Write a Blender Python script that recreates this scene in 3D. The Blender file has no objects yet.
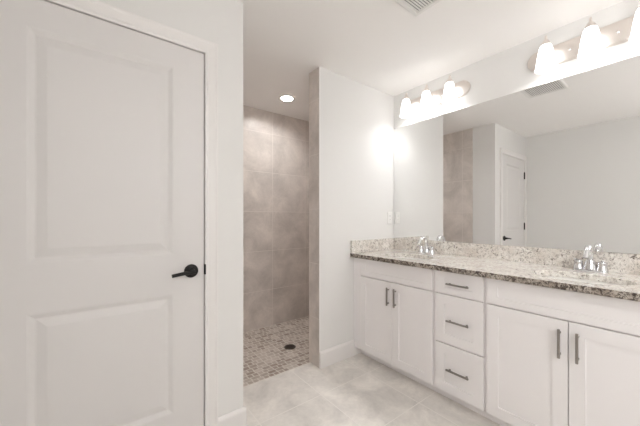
import bpy, bmesh, math
from math import pi, sin, cos, radians
from mathutils import Vector

# ------------------------------------------------------------------ camera, world, exposure
sc = bpy.context.scene
COL = sc.collection
cam_data = bpy.data.cameras.new('camera')
cam_data.sensor_width = 36.0
cam_data.lens = 287.3275 / 640 * 36.0
cam_data.shift_y = 5.2947 / 640
cam_data.clip_start = 0.02
cam = bpy.data.objects.new('camera', cam_data)
cam.location = (0, 0, 1.21)
cam.rotation_euler = (radians(90), 0, radians(-37.4015))
COL.objects.link(cam)
sc.camera = cam

world = bpy.data.worlds.new('world')
world.use_nodes = True
world.node_tree.nodes['Background'].inputs[0].default_value = (1.0, 0.97, 0.93, 1)
world.node_tree.nodes['Background'].inputs[1].default_value = 0.02
sc.world = world

VS = sc.view_settings
VS.view_transform = 'Standard'
VS.look = 'None'
VS.gamma = 1.0
VS.use_curve_mapping = False
VS.exposure = 0.28
sc.cycles.max_bounces = 16
sc.cycles.diffuse_bounces = 10
sc.cycles.glossy_bounces = 8

SHADE = 2.2           # strength of the frosted vanity shades
BULB = 78           # strength of the bulbs inside them, shining down
CAN = 235           # strength of the recessed lens in the shower
FILL_WIN = 5            # added fill light: invented frosted window, unseen behind the viewpoint
FILL_GLOBE = 31           # added fill light: invented globe pendant, unseen behind the viewpoint
WARM = (1.0, 0.995, 0.995)

# ------------------------------------------------------------------ dimensions (metres)
H = 2.4354
YP, YJ, XP = 1.8433, 1.979, 1.4035      # partition: front face, shower side, free end
XM = 2.3437                             # vanity wall
YD, XS, XL = 1.568, 0.648, -0.445       # door wall, its free corner, left wall
YB = 2.976                              # shower back wall
YR = -2.05                              # wall behind the camera
XV, XC, XT = 1.7816, 1.7446, 1.8622     # door faces, counter edge, toe kick
ZCT, ZCB, ZBS, ZMT = 0.9038, 0.8707, 1.0125, 2.103
DL, DR, ZD, CR, ZC = -0.370, 0.4311, 2.071, 0.4997, 2.1352


# ------------------------------------------------------------------ material helpers
def mat(name):
    m = bpy.data.materials.new(name)
    m.use_nodes = True
    nt = m.node_tree
    b = nt.nodes['Principled BSDF']
    return m, nt, b


def plain(name, col, rough=0.5, metal=0.0, spec=0.5, bump=0.0, bscale=200.0, vary=0.0):
    m, nt, b = mat(name)
    b.inputs['Base Color'].default_value = (*col, 1)
    b.inputs['Roughness'].default_value = rough
    b.inputs['Metallic'].default_value = metal
    b.inputs['Specular IOR Level'].default_value = spec
    if bump or vary:
        tc = nt.nodes.new('ShaderNodeTexCoord')
        n = nt.nodes.new('ShaderNodeTexNoise')
        n.inputs['Scale'].default_value = bscale
        n.inputs['Detail'].default_value = 3
        nt.links.new(tc.outputs['Object'], n.inputs['Vector'])
        if bump:
            bp = nt.nodes.new('ShaderNodeBump')
            bp.inputs['Strength'].default_value = bump
            bp.inputs['Distance'].default_value = 0.002
            nt.links.new(n.outputs['Fac'], bp.inputs['Height'])
            nt.links.new(bp.outputs['Normal'], b.inputs['Normal'])
        if vary:
            mr = nt.nodes.new('ShaderNodeMapRange')
            mr.inputs['To Min'].default_value = rough - vary
            mr.inputs['To Max'].default_value = rough + vary
            nt.links.new(n.outputs['Fac'], mr.inputs['Value'])
            nt.links.new(mr.outputs['Result'], b.inputs['Roughness'])
    return m


def emissive(name, col, strength, base=(0.9, 0.9, 0.9)):
    m, nt, b = mat(name)
    b.inputs['Base Color'].default_value = (*base, 1)
    b.inputs['Roughness'].default_value = 0.3
    b.inputs['Emission Color'].default_value = (*col, 1)
    b.inputs['Emission Strength'].default_value = strength
    return m


def ramp(nt, stops):
    r = nt.nodes.new('ShaderNodeValToRGB')
    e = r.color_ramp.elements
    while len(e) < len(stops):
        e.new(0.5)
    for k, (p, c) in enumerate(stops):
        e[k].position = p
        e[k].color = (*c, 1) if len(c) == 3 else c
    return r


def noise(nt, vec, scale, detail=4, rough=0.55, dist=0.0):
    n = nt.nodes.new('ShaderNodeTexNoise')
    n.inputs['Scale'].default_value = scale
    n.inputs['Detail'].default_value = detail
    n.inputs['Roughness'].default_value = rough
    n.inputs['Distortion'].default_value = dist
    nt.links.new(vec, n.inputs['Vector'])
    return n


def mix(nt, fac, a, b, mode='MIX'):
    x = nt.nodes.new('ShaderNodeMix')
    x.data_type = 'RGBA'
    x.blend_type = mode
    for sock, v in ((x.inputs[0], fac), (x.inputs[6], a), (x.inputs[7], b)):
        if isinstance(v, (int, float)):
            sock.default_value = v
        elif isinstance(v, tuple):
            sock.default_value = (*v, 1)
        else:
            nt.links.new(v, sock)
    return x.outputs[2]


def tiled(name, axes, origin, w, h, grout, c1, c2, cg, rough, cloud, offset=0.0, squash=1.0, sqf=2, cloud_scale=2.6, bias=0.0):
    """tile or mosaic laid out along two of the object's axes"""
    m, nt, b = mat(name)
    tc = nt.nodes.new('ShaderNodeTexCoord')
    sp = nt.nodes.new('ShaderNodeSeparateXYZ')
    nt.links.new(tc.outputs['Object'], sp.inputs[0])
    cb = nt.nodes.new('ShaderNodeCombineXYZ')
    for k in range(2):
        a = nt.nodes.new('ShaderNodeMath')
        a.operation = 'SUBTRACT'
        a.inputs[1].default_value = origin[k]
        nt.links.new(sp.outputs[axes[k]], a.inputs[0])
        nt.links.new(a.outputs[0], cb.inputs[k])
    br = nt.nodes.new('ShaderNodeTexBrick')
    br.offset = offset
    br.squash = squash
    br.squash_frequency = sqf
    br.inputs['Scale'].default_value = 1.0
    br.inputs['Brick Width'].default_value = w
    br.inputs['Row Height'].default_value = h
    br.inputs['Mortar Size'].default_value = grout
    br.inputs['Mortar Smooth'].default_value = 0.1
    br.inputs['Bias'].default_value = bias
    br.inputs['Color1'].default_value = (*c1, 1)
    br.inputs['Color2'].default_value = (*c2, 1)
    br.inputs['Mortar'].default_value = (*cg, 1)
    nt.links.new(cb.outputs[0], br.inputs['Vector'])
    n1 = noise(nt, tc.outputs['Object'], cloud_scale, 6, 0.6, 0.6)
    r1 = ramp(nt, [(0.32, (1 - cloud,) * 3), (0.68, (1 + cloud * 0.55,) * 3)])
    nt.links.new(n1.outputs['Fac'], r1.inputs[0])
    n2 = noise(nt, tc.outputs['Object'], 38, 4, 0.6)
    r2 = ramp(nt, [(0.3, (0.95,) * 3), (0.7, (1.04,) * 3)])
    nt.links.new(n2.outputs['Fac'], r2.inputs[0])
    body = mix(nt, 1.0, br.outputs['Color'], r1.outputs[0], 'MULTIPLY')
    body = mix(nt, 1.0, body, r2.outputs[0], 'MULTIPLY')
    fin = mix(nt, br.outputs['Fac'], body, cg)
    nt.links.new(fin, b.inputs['Base Color'])
    b.inputs['Roughness'].default_value = rough
    bp = nt.nodes.new('ShaderNodeBump')
    bp.invert = True
    bp.inputs['Strength'].default_value = 0.35
    bp.inputs['Distance'].default_value = 0.0015
    nt.links.new(br.outputs['Fac'], bp.inputs['Height'])
    nt.links.new(bp.outputs['Normal'], b.inputs['Normal'])
    return m


def granite(name, light, tan, dark, d0, d1):
    """speckled stone: pale ground, tan clouds, dark mineral flecks"""
    m, nt, b = mat(name)
    tc = nt.nodes.new('ShaderNodeTexCoord')
    v = tc.outputs['Object']
    big = noise(nt, v, 10, 5, 0.6, 0.8)
    r0 = ramp(nt, [(0.32, tan), (0.50, tuple((a + c) / 2 for a, c in zip(tan, light))), (0.64, light)])
    nt.links.new(big.outputs['Fac'], r0.inputs[0])
    mid = noise(nt, v, 60, 5, 0.7, 0.4)
    r1 = ramp(nt, [(0.38, (0, 0, 0)), (0.50, (1, 1, 1))])
    nt.links.new(mid.outputs['Fac'], r1.inputs[0])
    c = mix(nt, r1.outputs[0], tuple(x * .72 for x in tan), r0.outputs[0])
    spots = noise(nt, v, 42, 4, 0.66, 1.2)
    r2 = ramp(nt, [(d0, (0, 0, 0)), (d0 + .06, (1, 1, 1))])
    nt.links.new(spots.outputs['Fac'], r2.inputs[0])
    c = mix(nt, r2.outputs[0], c, dark)
    fine = noise(nt, v, 140, 3, 0.7)
    r3 = ramp(nt, [(d1, (0, 0, 0)), (d1 + .06, (1, 1, 1))])
    nt.links.new(fine.outputs['Fac'], r3.inputs[0])
    c = mix(nt, r3.outputs[0], c, tuple(x * 1.7 for x in dark))
    nt.links.new(c, b.inputs['Base Color'])
    b.inputs['Roughness'].default_value = 0.14
    return m


M = {}
M['wall'] = plain('wall_paint', (0.755, 0.748, 0.734), 0.7, bump=0.08, bscale=160)
M['ceiling'] = plain('ceiling_paint', (0.89, 0.875, 0.86), 0.85, bump=0.1, bscale=120)
M['trim'] = plain('trim_paint', (0.79, 0.768, 0.755), 0.38)
M["door"] = plain("door_paint", (0.70, 0.682, 0.672), 0.40)
M['cabinet'] = plain('cabinet_lacquer', (0.855, 0.83, 0.83), 0.34)
M['floor'] = tiled('floor_tile', (0, 1), (1.66, 1.56), 0.4572, 0.4572, 0.0028, (0.76, 0.73, 0.69), (0.79, 0.76, 0.72),
                   (0.84, 0.81, 0.77), 0.38, 0.20, cloud_scale=4.5)
SH1, SH2, SHG = (0.67, 0.615, 0.575), (0.71, 0.655, 0.615), (0.77, 0.72, 0.68)
M['shower_xz'] = tiled('shower_tile_back', (0, 2), (1.584, 0.392), 0.4572, 0.447, 0.0025, SH1, SH2, SHG, 0.32, 0.22, cloud_scale=3.6)
M['shower_yz'] = tiled('shower_tile_side', (1, 2), (1.979, 0.392), 0.4572, 0.447, 0.0025, SH1, SH2, SHG, 0.32, 0.22, cloud_scale=3.6)
M['mosaic'] = tiled('shower_mosaic', (0, 1), (1.40, 1.97), 0.070, 0.050, 0.0042, (0.36, 0.29, 0.245), (0.66, 0.60, 0.545),
                    (0.76, 0.72, 0.67), 0.45, 0.12, offset=0.5, squash=0.62, sqf=2, cloud_scale=9)
M['granite'] = granite('granite', (0.86, 0.84, 0.80), (0.66, 0.61, 0.555), (0.13, 0.105, 0.09), .585, .605)
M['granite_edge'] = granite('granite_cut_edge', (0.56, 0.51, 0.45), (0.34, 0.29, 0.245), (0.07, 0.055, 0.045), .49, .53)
M['chrome'] = plain('chrome', (0.74, 0.74, 0.75), 0.08, 1.0)
M['nickel'] = plain('brushed_nickel', (0.76, 0.71, 0.67), 0.40, 1.0, vary=0.06, bscale=90)
M['pull'] = plain('pull_nickel', (0.34, 0.315, 0.295), 0.36, 1.0, vary=0.05, bscale=90)
M['black'] = plain('black_hardware', (0.010, 0.009, 0.0085), 0.45, spec=0.3)
M['bronze'] = plain('drain_bronze', (0.13, 0.11, 0.095), 0.4, 0.6)
M['dark'] = plain('dark_slot', (0.03, 0.03, 0.03), 0.8)
M['porcelain'] = plain('porcelain', (0.86, 0.85, 0.82), 0.10)
M['plastic'] = plain('white_plastic', (0.86, 0.85, 0.83), 0.35)
M['vent'] = plain('vent_white', (0.80, 0.79, 0.77), 0.45)
M['vent_dark'] = plain('vent_grey', (0.30, 0.295, 0.29), 0.8)
M['mirror'] = plain('mirror_silver', (0.90, 0.905, 0.90), 0.0, 1.0)
M['shade'] = emissive('frosted_glass_lit', WARM, SHADE)
M['bulb'] = emissive('bulb_lit', WARM, BULB)
M['fill_pane'] = emissive('frosted_fill_glow', (0.98, 0.985, 1.0), FILL_WIN)
M['fill_globe'] = emissive('opal_fill_glow', WARM, FILL_GLOBE)
M['can_lens'] = emissive('recessed_lens_lit', (1.0, 0.985, 0.97), CAN)

# ------------------------------------------------------------------ geometry helpers
WLOC = {}


def obj(name, bm, m, parent=None, smooth=False, bevel=0.0, seg=2, offset=None):
    """link one bmesh, authored in world coordinates, as one mesh object"""
    off = WLOC.get(parent.name, Vector()) if parent else (offset or Vector())
    bmesh.ops.remove_doubles(bm, verts=bm.verts, dist=1e-6)
    bmesh.ops.recalc_face_normals(bm, faces=bm.faces)
    bmesh.ops.translate(bm, vec=-off, verts=bm.verts)
    me = bpy.data.meshes.new(name)
    bm.to_mesh(me)
    bm.free()
    me.materials.append(M[m])
    if smooth:
        for p in me.polygons:
            p.use_smooth = True
        try:
            me.set_sharp_from_angle(angle=radians(40))
        except Exception:
            pass
    o = bpy.data.objects.new(name, me)
    COL.objects.link(o)
    if parent:
        o.parent = parent
    else:
        o.location = off
    WLOC[o.name] = off.copy()
    if bevel:
        b = o.modifiers.new('bevel', 'BEVEL')
        b.width = bevel
        b.segments = seg
        b.limit_method = 'ANGLE'
        b.angle_limit = radians(40)
    return o


def tag(o, label=None, cat=None, group=None, kind=None):
    for k, v in (('label', label), ('category', cat), ('group', group), ('kind', kind)):
        if v:
            o[k] = v
    return o


def thing(name, loc, label, cat, group=None):
    o = bpy.data.objects.new(name, None)
    o.empty_display_size = 0.05
    o.location = loc
    COL.objects.link(o)
    WLOC[o.name] = Vector(loc)
    return tag(o, label, cat, group)


def structure(name, bm, m, label, cat, **kw):
    return tag(obj(name, bm, m, **kw), label, cat, kind='structure')


def copy_tree(o, parent=None):
    c = o.copy()
    COL.objects.link(c)
    if parent:
        c.parent = parent
    for ch in list(o.children):
        copy_tree(ch, c)
    return c


def B(*boxes):
    bm = bmesh.new()
    for b in boxes:
        add_box(bm, *b)
    return bm


def add_box(bm, x0, x1, y0, y1, z0, z1):
    v = [bm.verts.new((x, y, z)) for z in (z0, z1) for y in (y0, y1) for x in (x0, x1)]
    for f in ((0, 2, 3, 1), (4, 5, 7, 6), (0, 1, 5, 4), (2, 6, 7, 3), (0, 4, 6, 2), (1, 3, 7, 5)):
        bm.faces.new([v[i] for i in f])


def frame_of(d):
    d = d.normalized()
    a = Vector((0, 0, 1)) if abs(d.z) < 0.9 else Vector((1, 0, 0))
    u = d.cross(a).normalized()
    return u, d.cross(u).normalized()


def add_tube(bm, pts, radii, n=16, flat=1.0, caps=True):
    pts = [Vector(p) for p in pts]
    if isinstance(radii, (int, float)):
        radii = [radii] * len(pts)
    u = None
    rings = []
    for i, p in enumerate(pts):
        d = (pts[min(i + 1, len(pts) - 1)] - pts[max(i - 1, 0)]).normalized()
        if u is None:
            u, w = frame_of(d)
        else:
            u = (u - d * u.dot(d)).normalized()
            w = d.cross(u)
        rings.append([bm.verts.new(p + (u * cos(2 * pi * k / n) + w * sin(2 * pi * k / n) * flat) * radii[i]) for k in range(n)])
    for a, b in zip(rings, rings[1:]):
        for k in range(n):
            bm.faces.new((a[k], a[(k + 1) % n], b[(k + 1) % n], b[k]))
    if caps:
        bm.faces.new(rings[0])
        bm.faces.new(rings[-1])


def add_lathe(bm, centre, prof, n=32, axis='z', sx=1.0, sy=1.0, cap0=False, cap1=False):
    """profile of (radius, height) about an axis through centre"""
    c = Vector(centre)
    rings = []
    for r, z in prof:
        ring = []
        for k in range(n):
            a = 2 * pi * k / n
            p = (r * cos(a) * sx, r * sin(a) * sy, z)
            if axis == 'y':
                p = (p[0], z, p[1])
            elif axis == 'x':
                p = (z, p[0], p[1])
            ring.append(bm.verts.new(c + Vector(p)))
        rings.append(ring)
    for a, b in zip(rings, rings[1:]):
        for k in range(n):
            bm.faces.new((a[k], a[(k + 1) % n], b[(k + 1) % n], b[k]))
    if cap0:
        bm.faces.new(rings[0])
    if cap1:
        bm.faces.new(rings[-1])


def smooth_path(pts, per=6):
    """Catmull-Rom through the points"""
    P = [Vector(p) for p in pts]
    P = [P[0] * 2 - P[1]] + P + [P[-1] * 2 - P[-2]]
    out = []
    for i in range(1, len(P) - 2):
        for k in range(per):
            t = k / per
            a, b, c, d = P[i - 1:i + 3]
            out.append(0.5 * ((2 * b) + (c - a) * t + (2 * a - 5 * b + 4 * c - d) * t * t + (3 * b - a - 3 * c + d) * t ** 3))
    out.append(P[-2])
    return out


def panel_slab(fn, W, Hh, T, panels, steps, ch=0.002):
    """slab with stepped panels in its face; fn maps (across, up, depth behind the face) to the world"""
    bm = bmesh.new()

    def q(*pp):
        bm.faces.new([bm.verts.new(fn(*p)) for p in pp])

    def ring(r0, d0, r1, d1):
        a = [(r0[0], r0[1]), (r0[2], r0[1]), (r0[2], r0[3]), (r0[0], r0[3])]
        b = [(r1[0], r1[1]), (r1[2], r1[1]), (r1[2], r1[3]), (r1[0], r1[3])]
        for k in range(4):
            j = (k + 1) % 4
            q((*a[k], d0), (*a[j], d0), (*b[j], d1), (*b[k], d1))
    xs = sorted({ch, W - ch, *[p[0] for p in panels], *[p[2] for p in panels]})
    ys = sorted({ch, Hh - ch, *[p[1] for p in panels], *[p[3] for p in panels]})
    for i in range(len(xs) - 1):
        for j in range(len(ys) - 1):
            c = (xs[i], ys[j], xs[i + 1], ys[j + 1])
            if not any(abs(c[0] - p[0]) < 1e-6 and abs(c[1] - p[1]) < 1e-6 and abs(c[3] - p[3]) < 1e-6 for p in panels):
                q((c[0], c[1], 0), (c[2], c[1], 0), (c[2], c[3], 0), (c[0], c[3], 0))
    full, front = (0, 0, W, Hh), (ch, ch, W - ch, Hh - ch)
    ring(front, 0, full, ch)
    ring(full, ch, full, T)
    q((0, 0, T), (W, 0, T), (W, Hh, T), (0, Hh, T))
    for p in panels:
        r, d = p, 0.0
        for ins, dd in steps:
            n = (p[0] + ins, p[1] + ins, p[2] - ins, p[3] - ins)
            ring(r, d, n, dd)
            r, d = n, dd
        q((r[0], r[1], d), (r[2], r[1], d), (r[2], r[3], d), (r[0], r[3], d))
    return bm


def add_run(bm, prof, p0, p1, nrm):
    """extrude a (thickness, height) profile along p0 -> p1 on the floor, thickness along nrm"""
    p0, p1, nrm = Vector(p0), Vector(p1), Vector(nrm)
    a = [bm.verts.new(p0 + nrm * t + Vector((0, 0, z))) for t, z in prof]
    b = [bm.verts.new(p1 + nrm * t + Vector((0, 0, z))) for t, z in prof]
    n = len(prof)
    for k in range(n):
        bm.faces.new((a[k], a[(k + 1) % n], b[(k + 1) % n], b[k]))
    bm.faces.new(a)
    bm.faces.new(b)


# ------------------------------------------------------------------ room shell
structure('floor', B((XL - .12, XM + .12, YR - .12, 1.966, -.10, 0)), 'floor', 'pale greige square floor tiles with thin light grout', 'floor')
bm = bmesh.new()                                    # shower pan, falling gently to the drain
ys = [1.966, 2.02, 2.12, 2.22, YB + .02]
zs = [0.0, -.006, -.016, -.026, -.026]
top = [[bm.verts.new((x, y, z)) for x in (XS - .05, XM + .05)] for y, z in zip(ys, zs)]
bot = [[bm.verts.new((x, y, -.10)) for x in (XS - .05, XM + .05)] for y in ys]
for i in range(len(ys) - 1):
    bm.faces.new((top[i][0], top[i][1], top[i + 1][1], top[i + 1][0]))
    bm.faces.new((bot[i][0], bot[i + 1][0], bot[i + 1][1], bot[i][1]))
    for k in (0, 1):
        bm.faces.new((top[i][k], top[i + 1][k], bot[i + 1][k], bot[i][k]))
bm.faces.new((top[0][0], top[0][1], bot[0][1], bot[0][0]))
bm.faces.new((top[-1][0], top[-1][1], bot[-1][1], bot[-1][0]))
structure('floor_shower', bm, 'mosaic', 'brown and beige small mosaic tiles covering the shower floor', 'shower floor')
KX, KY, KH = 1.517, 2.54, .058                       # hole for the shower downlight
structure('ceiling', B((XL - .12, KX - KH, YR - .12, YB + .12, H, H + .1), (KX + KH, XM + .12, YR - .12, YB + .12, H, H + .1),
                       (KX - KH, KX + KH, YR - .12, KY - KH, H, H + .1), (KX - KH, KX + KH, KY + KH, YB + .12, H, H + .1)),
          'ceiling', 'smooth off-white ceiling over the whole bathroom', 'ceiling')
structure('wall_right', B((XM, XM + .12, YR - .12, YB + .12, -.1, H)), 'wall', 'pale painted wall behind the wide mirror and vanity lights', 'wall')
WY0, WY1, WZ0, WZ1 = -1.95, -.75, 1.40, 2.15  # opening for the added fill window, out of view
structure('wall_left', B((XL - .12, XL, YR - .12, WY0, -.1, H), (XL - .12, XL, WY1, YB + .12, -.1, H), (XL - .12, XL, WY0, WY1, -.1, WZ0),
                         (XL - .12, XL, WY0, WY1, WZ1, H)), 'wall', 'plain pale wall facing the mirror, seen only as a reflection', 'wall')
structure('wall_rear', B((XL, XM, YR - .12, YR, -.1, H)), 'wall', 'plain pale wall behind the viewpoint', 'wall')
structure('wall_partition', B((XP + .010, XM, YP, YJ, -.1, H)), 'wall', 'bright painted partition wall between the shower and the vanity', 'wall')
structure('wall_closet', B((XL, DL - .022, YD, YD + .115, 0, H), (DR + .022, XS, YD, YD + .115, 0, H),
                           (DL - .022, DR + .022, YD, YD + .115, ZD + .022, H), (XS - .115, XS, YD + .115, YB, -.1, H)),
          'wall', 'pale painted wall around the panelled door, ending at the shower opening', 'wall')
structure('wall_shower_back', B((XL, XM, YB, YB + .12, -.1, H)), 'shower_xz', 'large taupe stone-look tiles on the rear shower wall', 'shower wall')
structure('wall_shower_left', B((XS, XS + .010, YP, YB, -.1, H)), 'shower_yz', 'taupe tiled side of the shower seen in the mirror', 'shower wall')
structure('wall_shower_right', B((XM - .010, XM, YJ, YB, -.1, H)), 'shower_yz', 'taupe tiled far side of the shower behind the partition', 'shower wall')
structure('wall_shower_front', B((XP, XM - .010, YJ, YJ + .010, -.1, H)), 'shower_xz', 'taupe tiles on the shower side of the partition', 'shower wall')
structure('wall_partition_end', B((XP, XP + .010, YP + .004, YJ, -.02, H)), 'shower_yz', 'narrow taupe tile strip capping the end of the partition', 'shower wall')
structure('trim_2', B((XP - .0006, XP + .011, YP - .001, YP + .004, 0, H)), 'trim', 'thin pale edging at the tiled corner of the partition', 'tile trim')

fill_win = structure('fill_window_1', B((XL - .09, XL - .04, WY0, WY0 + .05, WZ0, WZ1), (XL - .09, XL - .04, WY1 - .05, WY1, WZ0, WZ1),
                              (XL - .09, XL - .04, WY0 + .05, WY1 - .05, WZ0, WZ0 + .05), (XL - .09, XL - .04, WY0 + .05, WY1 - .05, WZ1 - .05, WZ1)),
                'trim', 'added fill light shaped as a frosted window, beside and behind the viewpoint', 'window')
obj('pane', B((XL - .068, XL - .062, WY0 + .05, WY1 - .05, WZ0 + .05, WZ1 - .05)), 'fill_pane', fill_win)  # glowing pane added to brighten the vanity fronts and door

BASE = [(0, 0), (.014, 0), (.014, .112), (.0125, .120), (.008, .127), (.0035, .1332), (0, .1332)]
bm = bmesh.new()
add_run(bm, BASE, (XP, YP, 0), (XT + .001, YP, 0), (0, -1, 0))
structure('baseboard_partition', bm, 'trim', 'tall white baseboard along the foot of the partition', 'baseboard')
bm = bmesh.new()
add_run(bm, BASE, (CR, YD, 0), (XS + .014, YD, 0), (0, -1, 0))
add_run(bm, BASE, (XS, YD + .0002, 0), (XS, YP, 0), (1, 0, 0))
structure('baseboard_closet', bm, 'trim', 'white baseboard wrapping the wall corner beside the door', 'baseboard')
bm = bmesh.new()
add_run(bm, BASE, (XL, YR, 0), (XL, YD, 0), (1, 0, 0))
structure('baseboard_left', bm, 'trim', 'white baseboard on the wall facing the vanity', 'baseboard')
bm = bmesh.new()
add_run(bm, BASE, (XL, YR, 0), (XM, YR, 0), (0, 1, 0))
structure('baseboard_rear', bm, 'trim', 'white baseboard on the wall behind the viewpoint', 'baseboard')

# door casing: a mitred profile swept round three sides of the opening
bm = bmesh.new()
PRO = [(0, 0), (0, .010), (.006, .014), (.012, .0145), (.016, .012), (.050, .016), (.060, .019), (.0655, .019), (.0655, 0)]   # (outward, thickness)
L0, R0, T0 = DL - .0035, DR + .0035, ZD + .0035
rows = []
for o_, t in PRO:
    y = YD - t
    rows.append([bm.verts.new(p) for p in ((L0 - o_, y, 0), (L0 - o_, y, T0 + o_), (R0 + o_, y, T0 + o_), (R0 + o_, y, 0))])
for i in range(len(rows)):
    a, b = rows[i], rows[(i + 1) % len(rows)]
    for k in range(3):
        bm.faces.new((a[k], a[k + 1], b[k + 1], b[k]))
casing = structure('trim_1', bm, 'trim', 'white moulded casing framing the panelled door', 'door casing')
obj('door_jamb', B((DL - .022, DL - .004, YD - .001, YD + .115, 0, ZD + .004), (DR + .004, DR + .022, YD - .001, YD + .115, 0, ZD + .004),
                   (DL - .022, DR + .022, YD - .001, YD + .115, ZD + .004, ZD + .022),
                   (DL - .004, DL + .008, YD + .040, YD + .075, 0, ZD + .004), (DR - .008, DR + .004, YD + .040, YD + .075, 0, ZD + .004),
                   (DL - .004, DR + .004, YD + .040, YD + .075, ZD - .008, ZD + .004)), 'trim', casing)
tag(obj('strike_plate', B((DR + .0015, DR + .0075, YD - .0145, YD + .012, .917, .970)), 'black', casing, bevel=.001), 'black strike plate lip')

# door
DF = YD - .004                                     # face of the door
bm = panel_slab(lambda a, b, d: (DL + a, DF + d, b + .012), DR - DL, ZD - .012, .035,
                [(.144, .237, DR - DL - .144, .826), (.144, 1.020, DR - DL - .144, 1.944)],
                [(.006, .0015), (.022, .010), (.027, .010), (.056, .003), (.060, .0025)])
door = tag(obj('door_1', bm, 'door', bevel=0), 'white two-panel interior door with black lever handle', 'door', kind='structure')
hx, hz = .368, .942
bm = bmesh.new()
add_lathe(bm, (hx, DF, hz), [(.034, 0), (.034, -.004), (.0325, -.008), (.029, -.011), (.016, -.014), (.014, -.018), (.0125, -.040)], 36, 'y', cap1=True)
handle = tag(obj('door_handle', bm, 'black', door, smooth=True), 'matte black round rosette and lever')
bm = bmesh.new()
pth = smooth_path([(hx + .010, DF - .043, hz + .001), (hx - .015, DF - .046, hz), (hx - .050, DF - .047, hz - .003), (hx - .096, DF - .046, hz - .009)], 6)
add_tube(bm, pth, [.0125 - .0022 * i / (len(pth) - 1) for i in range(len(pth))], 16, .8)
obj('lever', bm, 'black', handle, smooth=True)
for hz_ in (1.845, 1.09, .28):
    bm = bmesh.new()
    for k in range(5):
        add_lathe(bm, (DL - .002, DF - .006, hz_ - .05 + .02 * k), [(.0075, .0004), (.0075, .0196)], 14, cap0=True, cap1=True)
    add_lathe(bm, (DL - .002, DF - .006, hz_ + .05), [(.005, 0), (.005, .004), (.002, .006)], 12, cap1=True)
    add_box(bm, DL - .016, DL + .012, DF - .003, DF + .0005, hz_ - .05, hz_ + .05)
    tag(obj('hinge', bm, 'black', door, smooth=True), 'black butt hinge')

# ------------------------------------------------------------------ vanity cabinets
BT = ZCB - .0006                                            # cabinet top under the counter
SEAM = .7165
Z0 = .0810


def front(name, y0, y1, z0, z1, stile, rail, parent, t=.019):
    """shaker front facing -X between y0 < y1"""
    W, Hh = y1 - y0, z1 - z0
    bm = panel_slab(lambda a, b, d: (XV + d, y1 - a, z0 + b), W, Hh, t, [(stile, rail, W - stile, Hh - rail)],
                    [(.0012, .0055), (.0014, .006)], .0016)
    return obj(name, bm, 'cabinet', parent)


def pull(y, z, length, vertical, parent):
    """square-ended bar pull with two posts"""
    bm = bmesh.new()
    hl, s, x0, x1 = length / 2, .0052, XV - .030, XV - .0195
    if vertical:
        add_box(bm, x0, x1, y - s, y + s, z - hl, z + hl)
        for e in (-1, 1):
            add_box(bm, x1 - .001, XV + .001, y - .0045, y + .0045, z + e * (hl - .018) - .0045, z + e * (hl - .018) + .0045)
    else:
        add_box(bm, x0, x1, y - hl, y + hl, z - s, z + s)
        for e in (-1, 1):
            add_box(bm, x1 - .001, XV + .001, y + e * (hl - .018) - .0045, y + e * (hl - .018) + .0045, z - .0045, z + .0045)
    return tag(obj('handle', bm, 'pull', parent, bevel=.0015), 'brushed nickel bar pull')


def carcass(y0, y1, parent, openings, rear=XM):
    """box cabinet: sides, floor, back and a face frame round the openings"""
    xf = XV + .0195
    xs, xr = xf + .019, rear - .002
    bm = B((xs, xr - .012, y0, y0 + .016, .075, BT), (xs, xr - .012, y1 - .016, y1, .075, BT),
           (xs, xr - .012, y0 + .016, y1 - .016, .075, .091), (xr - .012, xr, y0, y1, .075, BT),
           (xf, xs, y0, y0 + .032, .075, BT), (xf, xs, y1 - .032, y1, .075, BT))
    for z0, z1 in [(.075, .112), (SEAM - .02, SEAM + .02), (BT - .03, BT)] + [(z - .02, z + .02) for z in openings]:
        add_box(bm, xf, xs, y0 + .032, y1 - .032, z0, z1)
    obj('body', bm, 'cabinet', parent)
    obj('toe_kick', B((XT, XT + .016, y0, y1, 0, .0745)), 'cabinet', parent)


def sink_cabinet(y0, y1, d0, d1, label, filler=None):
    t = thing('sink_cabinet', (2.06, (y0 + y1) / 2, 0), label, 'cabinet', 'bathroom vanity cabinets')
    carcass(y0, y1, t, [])
    xf = XV + .0195
    mid = (d0 + d1) / 2
    obj('centre_stile', B((xf, xf + .019, mid - .03, mid + .03, .1121, SEAM - .0201)), 'cabinet', t)
    front('false_front', d0, d1, SEAM + .0035, BT - .007, .058, .040, t)
    for a, b, py in ((mid + .0018, d1, mid + .031), (d0, mid - .0018, mid - .036)):
        dr = front('door', a, b, Z0, SEAM - .0035, .060, .060, t)
        pull(py, .604, .140, True, dr)
    if filler:
        obj('filler_strip', B((XV + .004, xf - .0002, filler[0], filler[1], .075, BT - .0005)), 'cabinet', t, bevel=.001)
    return t


sink_cabinet(1.0725, YP - .0015, 1.0825, 1.757, 'white two-door shaker vanity cabinet tucked against the partition wall', (1.7605, YP - .0015))
sink_cabinet(-.006, .7445, .0045, .7385, 'white two-door shaker vanity cabinet farthest from the partition, beyond the drawers')
t = thing('drawer_cabinet', (2.06, .9085, 0), 'narrow white vanity cabinet with three stacked drawers', 'cabinet', 'bathroom vanity cabinets')
carcass(.7455, 1.0715, t, [.395])
for z0, z1, rail, pz in ((SEAM + .0035, BT - .007, .044, .790), (.3985, SEAM - .0035, .060, .5535), (Z0, .3915, .060, .240)):
    d = front('drawer', .7565, 1.0595, z0, z1, .060, rail, t)
    obj('drawer_box', B((XV + .019, XV + .45, .785, 1.031, z0 + .02, z1 - .03)), 'cabinet', d)
    pull(.902, pz, .142, False, d)

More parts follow.
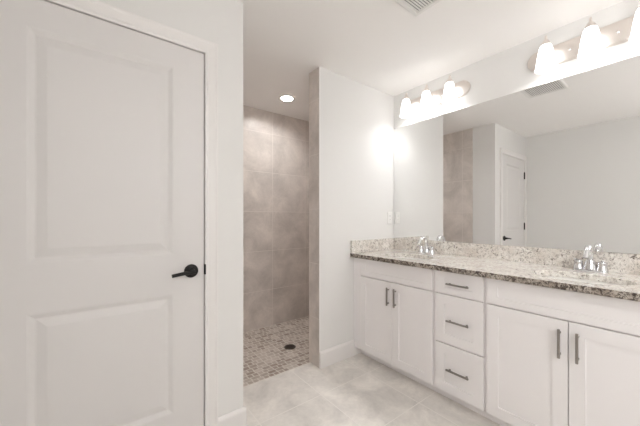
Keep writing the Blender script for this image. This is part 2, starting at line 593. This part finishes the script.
# ------------------------------------------------------------------ granite counter with two sink cut-outs
Y0C, Y1C = -.022, YP - .001
SX, SA, SB = 1.985, .150, .205                      # sink centre x, half depth, half width
SINKS = (1.418, .370)
bm = bmesh.new()
ct = thing('countertop', ((XC + XM) / 2, .91, ZCB), 'long speckled cream and brown granite vanity counter with splash', 'countertop')
xa, xb = XC, XM - .001


def quad_prism(bm, x0, x1, y0, y1):
    for z in (ZCT, ZCB):
        bm.faces.new([bm.verts.new(p) for p in ((x0, y0, z), (x1, y0, z), (x1, y1, z), (x0, y1, z))])


cuts = [Y0C, SINKS[1] - .23, SINKS[1] + .23, SINKS[0] - .23, SINKS[0] + .23, Y1C]
for i in (0, 2, 4):
    quad_prism(bm, xa, xb, cuts[i], cuts[i + 1])
for yc, i in ((SINKS[1], 1), (SINKS[0], 3)):
    y0, y1 = cuts[i], cuts[i + 1]
    per = []
    n = 14
    for k in range(n):
        per.append((xa + (xb - xa) * k / n, y0))
    for k in range(n):
        per.append((xb, y0 + (y1 - y0) * k / n))
    for k in range(n):
        per.append((xb - (xb - xa) * k / n, y1))
    for k in range(n):
        per.append((xa, y1 - (y1 - y0) * k / n))
    ell = []
    for (x, y) in per:
        a = math.atan2((y - yc) / SB, (x - SX) / SA)
        ell.append((SX + SA * cos(a), yc + SB * sin(a)))
    N = len(per)
    for k in range(N):
        j = (k + 1) % N
        for z in (ZCT, ZCB):
            bm.faces.new([bm.verts.new((*p, z)) for p in (per[k], per[j], ell[j], ell[k])])
        bm.faces.new([bm.verts.new(p) for p in ((*ell[k], ZCT), (*ell[j], ZCT), (*ell[j], ZCB), (*ell[k], ZCB))])
for p in (((xa, Y0C), (xb, Y0C)), ((xa, Y1C), (xb, Y1C))):
    bm.faces.new([bm.verts.new(q) for q in ((*p[0], ZCT), (*p[1], ZCT), (*p[1], ZCB), (*p[0], ZCB))])
for x in (xa, xb):
    for i in range(5):
        bm.faces.new([bm.verts.new(q) for q in ((x, cuts[i], ZCT), (x, cuts[i + 1], ZCT), (x, cuts[i + 1], ZCB), (x, cuts[i], ZCB))])
obj('slab', bm, 'granite', ct, bevel=.002)
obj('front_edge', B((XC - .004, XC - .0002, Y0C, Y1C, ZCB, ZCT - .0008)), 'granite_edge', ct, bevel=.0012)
obj('backsplash', B((XM - .021, XM - .001, Y0C, Y1C, ZCT, ZBS)), 'granite', ct, bevel=.0015)
obj('side_splash', B((XC, XM - .0215, Y1C - .020, Y1C, ZCT + .0002, ZBS)), 'granite', ct, bevel=.0015)


def sink(yc, label):
    t = thing('sink', (SX, yc, ZCB - .15), label, 'sink', 'undermount vanity sinks')
    bm = bmesh.new()
    prof = [(1.10, -.0015), (1.02, -.0015), (1.0, -.004), (.985, -.03), (.94, -.07), (.84, -.105), (.65, -.130), (.40, -.142), (.11, -.146)]
    outer = [(.11, -.156), (.42, -.153), (.68, -.141), (.88, -.114), (.98, -.075), (1.03, -.03), (1.05, -.014), (1.10, -.012)]
    add_lathe(bm, (SX, yc, ZCB), prof + outer + prof[:1], 56, sx=SA, sy=SB)
    obj('basin', bm, 'porcelain', t, smooth=True)
    bm = bmesh.new()
    add_lathe(bm, (SX, yc, ZCB - .146), [(.024, -.006), (.024, .002), (.020, .004), (.016, .003), (.014, .0055), (.002, .0065)], 28, cap0=True, cap1=True)
    obj('drain', bm, 'chrome', t, smooth=True)
    return t


sink(SINKS[0], 'oval white sink set under the counter next to the partition')
sink(SINKS[1], 'oval white sink set under the counter beyond the drawers')


def faucet(yc, label):
    """centreset faucet: plate, arched spout and two stubby levers"""
    bx = XM - .098
    t = thing('faucet', (bx, yc, ZCT), label, 'faucet', 'chrome vanity faucets')
    bm = bmesh.new()
    n = 32
    pr = [(.0, .0), (.0, .008), (-.003, .012)]
    rings = []
    for off, z in pr:
        ring = []
        for k in range(n):
            a = 2 * pi * k / n
            ring.append(bm.verts.new((bx + (.027 + off) * cos(a), yc + (.050 if sin(a) >= 0 else -.050) + (.027 + off) * sin(a), ZCT + z)))
        rings.append(ring)
    for a, b in zip(rings, rings[1:]):
        for k in range(n):
            bm.faces.new((a[k], a[(k + 1) % n], b[(k + 1) % n], b[k]))
    bm.faces.new(rings[0])
    bm.faces.new(rings[-1])
    obj('base_plate', bm, 'chrome', t, smooth=True)
    bm = bmesh.new()
    add_lathe(bm, (bx, yc, ZCT + .011), [(.031, 0), (.030, .012), (.024, .034), (.018, .055)], 28, cap1=True)
    pth = smooth_path([(bx, yc, ZCT + .045), (bx, yc, ZCT + .095), (bx - .012, yc, ZCT + .128), (bx - .045, yc, ZCT + .143),
                       (bx - .085, yc, ZCT + .128), (bx - .108, yc, ZCT + .095)], 7)
    add_tube(bm, pth, [.0160 - .0045 * i / (len(pth) - 1) for i in range(len(pth))], 18)
    sp_ = obj('spout', bm, 'chrome', t, smooth=True)
    bm = bmesh.new()
    e = Vector((bx - .108, yc, ZCT + .095))
    add_tube(bm, [e + Vector((.002, 0, .004)), e + Vector((-.004, 0, -.009))], .0128, 18)
    obj('aerator', bm, 'chrome', sp_, smooth=True)
    for s in (1, -1):
        y = yc + s * .051
        bm = bmesh.new()
        add_lathe(bm, (bx, y, ZCT + .011), [(.026, 0), (.025, .008), (.0205, .024), (.0195, .034), (.021, .040), (.019, .048), (.008, .053)], 28, cap1=True)
        pth = smooth_path([(bx + .004, y, ZCT + .056), (bx - .012, y + s * .004, ZCT + .064), (bx - .040, y + s * .010, ZCT + .070)], 5)
        add_tube(bm, pth, [.0095 - .0003 * k for k in range(11)], 12, .7)
        obj('handle', bm, 'chrome', t, smooth=True)
    return t


faucet(1.418, 'chrome two-handle faucet at the sink next to the partition')
faucet(.370, 'chrome two-handle faucet at the sink beyond the drawers')

# ------------------------------------------------------------------ mirror
mr = tag(obj('wall_mirror', B((XM - .006, XM - .0005, -.02, YP - .004, ZBS + .0005, ZMT)), 'mirror', bevel=.0015, seg=1,
             offset=Vector((XM - .003, .91, ZBS))), 'wide frameless mirror above the granite backsplash', 'mirror')

# ------------------------------------------------------------------ vanity light bars
PZ, PH, PL = 2.262, .062, .332                      # plate centre height, half height, half length
LX = 2.250


def vanity_light(yc, ys, label):
    t = thing('vanity_light', (XM, yc, PZ), label, 'wall light', 'three-shade vanity light bars')
    bm = bmesh.new()
    n = 48
    rings = []
    for x, off in ((XM - .0005, 0), (XM - .018, 0), (XM - .023, -.004), (XM - .0245, -.010)):
        ring = []
        for k in range(n):
            a = 2 * pi * k / n
            r = PH + off
            ring.append(bm.verts.new((x, yc + (PL - PH if cos(a) >= 0 else PH - PL) + r * cos(a), PZ + r * sin(a))))
        rings.append(ring)
    for a, b in zip(rings, rings[1:]):
        for k in range(n):
            bm.faces.new((a[k], a[(k + 1) % n], b[(k + 1) % n], b[k]))
    bm.faces.new(rings[0])
    bm.faces.new(rings[-1])
    obj('back_plate', bm, 'nickel', t, smooth=True)
    for y in ((ys[0] + ys[1]) / 2, (ys[1] + ys[2]) / 2):
        bm = bmesh.new()
        add_lathe(bm, (XM - .024, y, PZ - .004), [(.007, 0), (.007, -.003), (.0055, -.006), (.002, -.0085)], 16, 'x', cap1=True)
        obj('cap_nut', bm, 'chrome', t, smooth=True)
    for y in ys:
        bm = bmesh.new()
        pth = smooth_path([(XM - .022, y, PZ + .012), (XM - .052, y, PZ + .045), (XM - .075, y, PZ + .092), (LX + .008, y, PZ + .108),
                           (LX, y, PZ + .094), (LX, y, PZ + .080)], 6)
        add_tube(bm, pth, .0062, 12)
        add_lathe(bm, (XM - .0245, y, PZ + .010), [(.019, .001), (.017, -.004), (.008, -.007)], 20, 'x', cap1=True)
        arm = obj('arm', bm, 'nickel', t, smooth=True)
        bm = bmesh.new()
        add_lathe(bm, (LX, y, 0), [(.0075, 2.348), (.012, 2.340), (.018, 2.334), (.0235, 2.324), (.0255, 2.312), (.0255, 2.304)], 28, cap0=True)
        obj('socket_cap', bm, 'nickel', arm, smooth=True)
        bm = bmesh.new()
        add_lathe(bm, (LX, y, 0), [(.021, 2.312), (.028, 2.307), (.033, 2.296), (.0375, 2.275), (.043, 2.245), (.048, 2.207), (.0530, 2.177), (.0570, 2.158),
                                   (.0540, 2.158), (.0500, 2.177), (.045, 2.207), (.040, 2.245), (.0345, 2.273), (.030, 2.292), (.025, 2.303)], 36)
        sh = tag(obj('lamp_shade', bm, 'shade', t, smooth=True), 'lit white frosted glass bell shade')
        bm = bmesh.new()
        add_lathe(bm, (LX, y, 2.215), [(.002, -.045), (.014, -.041), (.023, -.030), (.027, -.013), (.025, .006), (.018, .028), (.013, .045), (.013, .10)], 20, cap0=True, cap1=True)
        obj('bulb', bm, 'bulb', sh, smooth=True)
    return t


vanity_light(1.422, (1.630, 1.423, 1.214), 'lit three-shade wall light above the sink next to the partition')
vanity_light(.370, (.580, .370, .160), 'lit three-shade wall light above the sink beyond the drawers')

# ------------------------------------------------------------------ small fittings
vx0, vx1, vy0, vy1 = 1.205, 1.519, .715, 1.029
t = thing('ceiling_vent', ((vx0 + vx1) / 2, (vy0 + vy1) / 2, H), 'square white louvred exhaust grille set in the ceiling', 'vent')
fz, fw = H - .012, .030
bm = bmesh.new()
lo, hi = [], []
for i, (ins, z) in enumerate(((0, H), (0, H - .005), (.010, fz), (fw - .004, fz), (fw, fz + .004), (fw, H))):
    lo.append([bm.verts.new(p) for p in ((vx0 + ins, vy0 + ins, z), (vx1 - ins, vy0 + ins, z), (vx1 - ins, vy1 - ins, z), (vx0 + ins, vy1 - ins, z))])
for a, b in zip(lo, lo[1:]):
    for k in range(4):
        bm.faces.new((a[k], a[(k + 1) % 4], b[(k + 1) % 4], b[k]))
obj('frame', bm, 'vent', t)
obj('backing', B((vx0 + fw, vx1 - fw, vy0 + fw, vy1 - fw, H - .0015, H - .0002)), 'vent_dark', t)
bm = bmesh.new()
n = 17
for k in range(n):
    y = vy0 + fw + (vy1 - vy0 - 2 * fw) * (k + .5) / n
    add_box(bm, vx0 + fw, vx1 - fw, y - .0044, y + .0044, fz + .001, fz + .0035)
obj('louvres', bm, 'vent', t)

GX, GY, GZ = .85, -.80, H - .62  # pendant added out of view to lift the room's brightness
t = thing('fill_pendant', (GX, GY, H), 'added fill light shaped as an opal globe pendant, behind the viewpoint', 'ceiling light')
bm = bmesh.new()
add_lathe(bm, (GX, GY, 0), [(.075, H), (.075, H - .012), (.066, H - .022), (.020, H - .030), (.010, H - .040), (.010, GZ + .135), (.040, GZ + .130), (.052, GZ + .118), (.052, GZ + .100)], 36)
obj('canopy', bm, 'nickel', t, smooth=True)
bm = bmesh.new()
add_lathe(bm, (GX, GY, GZ), [(max(.001, .125 * sin(pi * k / 20)), .125 * cos(pi * k / 20)) for k in range(3, 21)], 40, cap1=True)
obj('globe', bm, 'fill_globe', t, smooth=True)

t = thing('recessed_light', (1.517, 2.54, H), 'lit round recessed downlight in the shower ceiling', 'ceiling light')
bm = bmesh.new()
add_lathe(bm, (KX, KY, H), [(.090, 0), (.090, -.003), (.084, -.006), (.064, -.006), (.058, -.002), (.053, .050), (.053, .056)], 40)
obj('trim_ring', bm, 'vent', t, smooth=True)
bm = bmesh.new()
add_lathe(bm, (KX, KY, H), [(.0555, .024), (.030, .023), (.002, .0225)], 36, cap1=True)
obj('lens', bm, 'can_lens', t, smooth=True)

dz = -.026
t = thing('floor_drain', (1.447, 2.366, dz), 'round dark bronze drain in the mosaic shower floor', 'drain')
bm = bmesh.new()
add_lathe(bm, (1.447, 2.366, dz), [(.056, 0), (.056, .003), (.053, .0045), (.047, .0045), (.046, .001), (.046, 0)], 36)
obj('rim', bm, 'bronze', t, smooth=True)
bm = bmesh.new()
add_lathe(bm, (1.447, 2.366, dz), [(.046, .0012), (.001, .0012)], 36)
obj('sump', bm, 'dark', t)
bm = bmesh.new()
for k in range(-3, 4):
    hw = math.sqrt(.046 ** 2 - (k * .012) ** 2)
    add_box(bm, 1.447 - hw, 1.447 + hw, 2.366 + k * .012 - .0028, 2.366 + k * .012 + .0028, dz + .0014, dz + .0038)
obj('grate', bm, 'bronze', t)

ox, oz = 2.276, 1.215
t = thing('outlet', (ox, YP, oz), 'white outlet plate on the partition beside the mirror edge', 'outlet')
obj('cover_plate', B((ox - .035, ox + .035, YP - .006, YP - .0002, oz - .058, oz + .058)), 'plastic', t, bevel=.003)
obj('receptacle', B((ox - .0165, ox + .0165, YP - .0085, YP - .005, oz - .034, oz + .034)), 'plastic', t, bevel=.0015)
for z in (oz + .018, oz - .018):
    for x, hh in ((ox - .0065, .004), (ox + .0065, .0035)):
        obj('slot', B((x - .001, x + .001, YP - .0088, YP - .0080, z - hh, z + hh)), 'dark', t)
